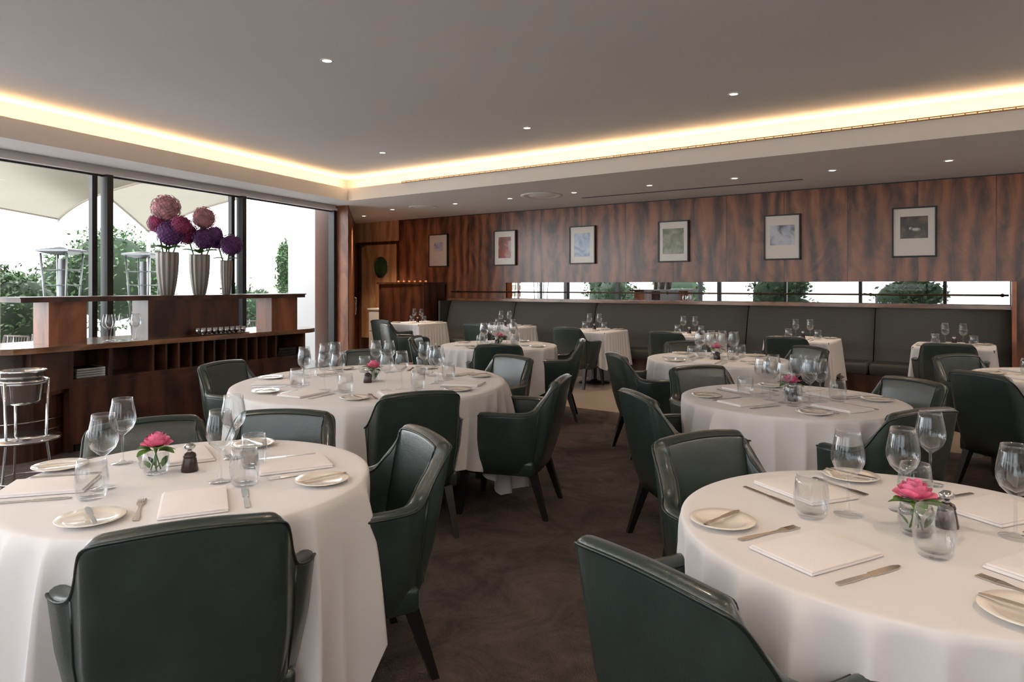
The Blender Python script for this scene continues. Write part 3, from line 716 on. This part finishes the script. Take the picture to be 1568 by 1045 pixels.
def heater(x, y):
    m = MB(); m.rev([(0, 0), (.22, 0), (.22, .04), (.12, .08), (.12, .5), (.17, .55), (.17, .60), (0, .60)], M_hsteel, 4, Matrix.Rotation(pi/4, 4, 'Z'), False)
    for sx in (-1, 1):
        for sy in (-1, 1): m.tube([(sx*.10, sy*.10, .58), (sx*.17, sy*.17, 1.92)], .013, M_hsteel)
    m.rev([(.045, .6), (.045, 1.85)], M_hsteel, 14)
    for z in (.9, 1.1, 1.3, 1.5, 1.7):
        q = .10+.07*(z-.58)/1.34; m.tube([(q, q, z), (-q, q, z), (-q, -q, z), (q, -q, z), (q, q, z)], .007, M_hsteel)
    m.rev([(.12, 1.90), (.30, 1.94), (.30, 1.965), (.06, 2.0), (0, 2.0)], M_hsteel, 4, Matrix.Rotation(pi/4, 4, 'Z'), False)
    m.obj('patio_heater', (x, y, -.12))
heater(-5.93, 9.0); heater(-5.45, 10.1)
m = MB()
for i in range(9): m.box((-6.9, 17.9, .3+i*.16), (-3.9, 17.93, .42+i*.16), M_trellis)
for x in (-6.9, -5.9, -4.9, -3.95): m.box((x, 17.93, -.12), (x+.07, 18, 1.8), M_trellis)
m.obj('trellis_fence')
m = MB()
for i in range(10): m.box((-9.6, 9.2, .1+i*.19), (-6.95, 9.23, .24+i*.19), M_trellis)
for x in (-9.5, -8.2, -7.05): m.box((x, 9.23, -.12), (x+.08, 9.3, 2.0), M_trellis)
m.obj('trellis_fence')
m = MB(); m.box((-4.0, 12.2, -.12), (-3.52, 15.5, 3.4), M_render); m.box((-4.02, 12.18, 3.4), (-3.50, 15.5, 3.45), M_trellis); m.obj('terrace_wall')
def sail(c, name='canopy_sail'):
    m = MB(); n = 14; P = []
    A_, B_, C_, D_ = [Vector(p) for p in c]
    for j in range(n+1):
        v = j/n; row = []
        for i in range(n+1):
            u = i/n; p = (A_*(1-u)+B_*u)*(1-v)+(D_*(1-u)+C_*u)*v
            ctr = (A_+B_+C_+D_)/4; e_ = .08*(4*u*(1-u)*abs(2*v-1)**2+4*v*(1-v)*abs(2*u-1)**2)
            p = p+(ctr-p)*e_; row.append(p)
        P.append(row)
    m.grid(P, M_canopy)
    m.tube([Vector(c[0]), Vector((c[0][0], c[0][1], -.12))], .035, M_render); m.tube([P[0][i] for i in range(n+1)], .02, M_trellis); m.tube([P[j][0] for j in range(n+1)], .02, M_trellis)
    m.obj(name)
sail([(-7.3, 11.0, 2.45), (-5.0, 9.3, 2.80), (-5.6, 6.6, 3.7), (-10, 8.0, 2.9)])
sail([(-6.55, 12.3, 2.35), (-3.95, 10.6, 2.80), (-4.3, 9.0, 3.7), (-6.5, 8.6, 3.5)])
def tchair(x, y, r):
    m = MB(); m.rbox((0, 0, .43), (.5, .5, .05), .02, M_wicker)
    for sx in (-1, 1):
        m.tube([(sx*.23, .23, 0), (sx*.23, .22, .64), (sx*.24, -.2, .64)], .014, M_wicker); m.tube([(sx*.21, -.23, 0), (sx*.23, -.24, .45), (sx*.22, -.3, .85)], .014, M_wicker)
    m.tube([(-.22, -.3, .85), (.22, -.3, .85)], .014, M_wicker)
    for i in range(9): m.tube([(-.2+i*.05, -.245, .45), (-.2+i*.05, -.3, .85)], .008, M_wicker)
    m.obj('terrace_chair', (x, y, -.12), r)
for x, y, r in ((-5.9, 7.25, .4), (-6.4, 8.4, 2.8), (-4.75, 10.9, 3.0), (-4.75, 12.6, .1)): tchair(x, y, r)
def ttable(x, y):
    m = MB(); m.rev([(0, .70), (.38, .70), (.38, .73), (0, .73)], M_trellis, 32); m.rev([(.03, .02), (.03, .70)], M_wicker, 12); m.rev([(0, .02), (.25, .02), (.25, 0), (0, 0)], M_wicker, 24)
    for a in (0, 2, 4): m.rev([(0, 0), (.03, 0), (.003, .01), (.003, .08), (.035, .12), (.03, .19)], M_glass, 14, Matrix.Translation((.2*cos(a), .2*sin(a), .73)))
    m.obj('terrace_table', (x, y, -.12))
ttable(-5.6, 7.95); ttable(-4.75, 11.75)
# ------------------------------------------------------------------ light
w = bpy.data.worlds.new('overcast'); S.world = w; w.use_nodes = True; bg = w.node_tree.nodes['Background']
bg.inputs[0].default_value = (.95, .97, 1.0, 1); bg.inputs[1].default_value = 6.5
def portal(name, x, y, z, sx, sz, rz):
    l = bpy.data.lights.new(name, 'AREA'); l.shape = 'RECTANGLE'; l.size = sx; l.size_y = sz; l.cycles.is_portal = True
    o = bpy.data.objects.new(name, l); S.collection.objects.link(o); o.location = (x, y, z); o.rotation_euler = (pi/2, 0, rz)
p = V(-4.45, .12); portal('daylight_portal', p[0], p[1], 1.33, 8.8, 2.5, VR)
px = R0[0]+3.9*cos(RR)+.15*sin(RR); py = R0[1]+3.9*sin(RR)-.15*cos(RR)
portal('daylight_portal_b', px, py, 1.48, 7.8, 2.2, RR)
bpy.context.view_layer.update()
for o in bpy.data.objects:
    if o.name.startswith('daylight'):
        d = o.matrix_basis.to_3x3() @ Vector((0, 0, -1)); c = Vector((0, 4))-Vector(o.location[:2])
        if d.x*c.x+d.y*c.y < 0: o.rotation_euler[2] += pi
# ------------------------------------------------------------------ camera
cam = bpy.data.cameras.new('camera'); co = bpy.data.objects.new('camera', cam); S.collection.objects.link(co)
co.location = (0, 0, 1.38); co.rotation_euler = (pi/2, 0, 0); cam.sensor_width = 36; cam.lens = 24; cam.shift_y = -.0545; cam.clip_start = .05
S.camera = co
S.view_settings.view_transform = 'Standard'
S.view_settings.exposure = .12
